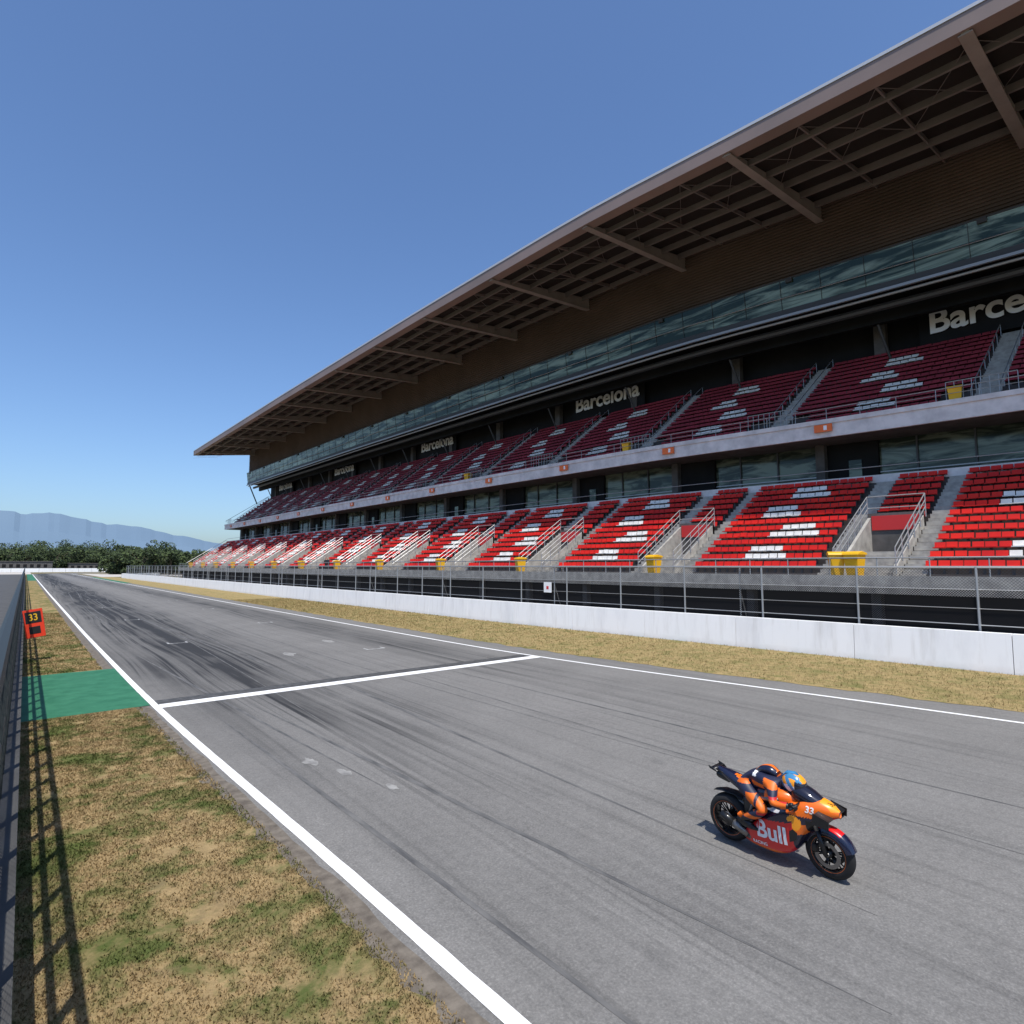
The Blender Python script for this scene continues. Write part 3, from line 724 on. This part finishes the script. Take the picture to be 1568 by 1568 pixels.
b=MB(); b.loft(smooth_secs([(.135,HZ-.01,.03,.03),(.16,HZ-.005,.085,.085),(.225,HZ+.005,.122,.125),(.30,HZ+.005,.13,.135),(.375,HZ-.01,.118,.125),(.43,HZ-.03,.085,.09),(.455,HZ-.045,.03,.04)],8),M_bwht,48,hc)
b.loft([(.14,HZ+.07,.02,.01),(.20,HZ+.12,.05,.025),(.30,HZ+.132,.05,.02),(.36,HZ+.115,.03,.01)],M_hblue,12)
b.obj('helmet',RD,True)
for sg in (-1,1):
    cx,cy,cz=.39,sg*.255,.868
    me=skin([(cx-.06,cy+sg*.025,cz+.02),(cx-.02,cy+sg*.02,cz+.035),(cx+.01,cy+sg*.02,cz+.035)],[(0,1),(1,2)],[.033,.038,.034],0,1); finish(me,'palm',RD,lambda c:0,[M_carb])
    for k,(off,L) in enumerate(((-.03,.9),(-.008,1.0),(.014,.95),(.036,.8))):
        yy=cy+sg*(.02+off)
        me=skin([(cx+.0,yy,cz+.04),(cx+.04*L,yy,cz+.03),(cx+.048*L,yy,cz-.005),(cx+.02,yy,cz-.028)],[(0,1),(1,2),(2,3)],[.011,.010,.009,.008],0,1); finish(me,'finger_%d'%(k+1),RD,lambda c:0,[M_carb])
    me=skin([(cx-.02,cy-sg*.02,cz+.02),(cx-.005,cy-sg*.035,cz-.005),(cx+.015,cy-sg*.03,cz-.025)],[(0,1),(1,2)],[.013,.011,.009],0,1); finish(me,'thumb',RD,lambda c:0,[M_carb])
b=MB()
for sg in (-1,1):
    b.loft([(-.46,.46,.03,.05,2.2,sg*.215),(-.38,.43,.042,.055,2.4,sg*.215),(-.24,.405,.045,.035,2.4,sg*.22),(-.16,.395,.025,.02,2,sg*.22)],M_carb,14)
    b.loft([(-.47,.50,.01,.02,2,sg*.215),(-.42,.52,.05,.05,2,sg*.21),(-.36,.52,.01,.03,2,sg*.21)],M_lor,10)
b.obj('boots',RD,True)
for o in (BK,RD):
    o.location=(7.80,3.98,.012); o.rotation_euler=(R(4),0,R(-91)); o.scale=(.93,.93,.95)

# ------------------------------------------------------------ background
def ridge(name,Rr,prof,m,seed,amp):
    mb=MB(); bs=np.linspace(-40,40,240); prev=None
    for bdeg in bs:
        h=np.interp(bdeg,[q[0] for q in prof],[q[1] for q in prof])
        h*=1+amp*noise.noise(Vector((bdeg*.35,seed,0)))+amp*.5*noise.noise(Vector((bdeg*1.3,seed,3)))+amp*.2*noise.noise(Vector((bdeg*4,seed,3)))
        x,y=math.sin(R(bdeg)),math.cos(R(bdeg))
        cur=((x*Rr,y*Rr,0),(x*(Rr+600),y*(Rr+600),h*.6),(x*(Rr+1200),y*(Rr+1200),h))
        if prev:
            mb.quad(prev[0],cur[0],cur[1],prev[1],m); mb.quad(prev[1],cur[1],cur[2],prev[2],m)
        prev=cur
    return mb.obj(name,None,True)
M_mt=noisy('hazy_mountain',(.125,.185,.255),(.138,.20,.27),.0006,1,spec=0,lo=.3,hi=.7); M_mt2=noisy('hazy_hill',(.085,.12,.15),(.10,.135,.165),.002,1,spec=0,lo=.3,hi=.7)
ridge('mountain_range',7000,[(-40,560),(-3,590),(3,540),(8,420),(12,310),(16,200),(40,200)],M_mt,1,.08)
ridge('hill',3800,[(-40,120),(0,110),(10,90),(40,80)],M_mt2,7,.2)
M_leaf=noisy('foliage',(.035,.06,.018),(.075,.105,.03),.25,.9); M_leaf2=noisy('foliage_dark',(.015,.028,.010),(.035,.052,.018),.25,.9)
def trees(name,spots):
    mb=MB()
    for (x,y,h,wd) in spots:
        mb.tube((x,y,0),(x+.3,y,h*.55),.3,M_bark,6,.12)
        for k in range(4):
            a=random.uniform(0,6.28); mb.tube((x,y,h*.35),(x+math.cos(a)*wd*.6,y+math.sin(a)*wd*.6,h*.7),.13,M_bark,5,.04)
        for _ in range(14):
            cx,cy,cz,cr=random.gauss(0,.45)*wd,random.gauss(0,.45)*wd,h*random.uniform(.12,.90),random.uniform(.22,.42)*wd
            for _ in range(85):
                d=Vector((random.gauss(0,1),random.gauss(0,1),random.gauss(0,1))).normalized()*cr*random.uniform(.5,1.1)
                c=Vector((x+cx+d.x,y+cy+d.y,max(.3,cz+d.z*.8)))
                u=Vector((random.gauss(0,1),random.gauss(0,1),random.gauss(0,1))).normalized(); w_=u.orthogonal().normalized(); s_=random.uniform(.3,.7)
                mb.add([c-u*s_,c+w_*s_*.6,c+u*s_,c-w_*s_*.6],[(0,1,2,3)],M_leaf if random.random()<.45 else M_leaf2)
    return mb.obj(name)
sp=[]
for i in range(60):
    bd=5.2+11.5*(i+random.random())/60; rr=random.uniform(285,335); h=random.uniform(8,14)*(1.15 if bd<10 else .95); sp.append((math.sin(R(bd))*rr,math.cos(R(bd))*rr,h,h*.5))
for i in range(56):
    bd=-4+9.5*(i+random.random())/56; rr=random.uniform(450,520); h=random.uniform(11,20); sp.append((math.sin(R(bd))*rr,math.cos(R(bd))*rr,h,h*.6))
trees('tree_line',sp)
fb=MB()
for i in range(40):
    x=-60+i*6; fb.box(x+.05,x+5.95,425,425.5,0,2.2,M_wallw)
fb.obj('far_barrier')
fb=MB()
for (x,y,wx,h) in ((-14,430,26,6),(20,440,18,5)):
    fb.box(x,x+wx,y,y+12,0,h,M_concd); fb.box(x-.4,x+wx+.4,y-.4,y+12.4,h,h+.3,M_concd)
    for q in range(int(wx//3)): fb.box(x+1+q*3,x+2.6+q*3,y-.06,y-.01,h*.45,h*.75,M_dark)
fb.obj('service_building')
# ------------------------------------------------------------ light & sky
sd=Vector((-.215,-.40,1)).normalized()
L=bpy.data.lights.new('sun','SUN'); L.energy=5.0; L.angle=R(.5); L.color=(1,.95,.87)
lo=bpy.data.objects.new('sun',L); lo.rotation_euler=sd.to_track_quat('Z','Y').to_euler(); link(lo)
W=bpy.data.worlds.new('World'); scene.world=W; W.use_nodes=True; nt=W.node_tree
sk=nt.nodes.new('ShaderNodeTexSky'); sk.sky_type='NISHITA'; sk.sun_disc=False
sk.sun_elevation=math.asin(sd.z); sk.sun_rotation=math.atan2(sd.x,sd.y); sk.air_density=1.0; sk.dust_density=1.4; sk.ozone_density=1.5
mx=nt.nodes.new('ShaderNodeMix'); mx.data_type='RGBA'; mx.blend_type='MULTIPLY'; mx.inputs[0].default_value=1; mx.inputs[7].default_value=(.90,1.10,1.36,1)
nt.links.new(sk.outputs[0],mx.inputs[6]); nt.links.new(mx.outputs[2],nt.nodes['Background'].inputs[0]); nt.nodes['Background'].inputs[1].default_value=.128
# ------------------------------------------------------------ camera
c=bpy.data.cameras.new('Camera'); c.sensor_width=36; c.lens=36*900/1568; c.clip_end=30000; c.clip_start=.05
co=bpy.data.objects.new('Camera',c); co.location=(0,0,3.8); co.rotation_euler=(R(90+5.2),0,R(-39.5)); link(co); scene.camera=co
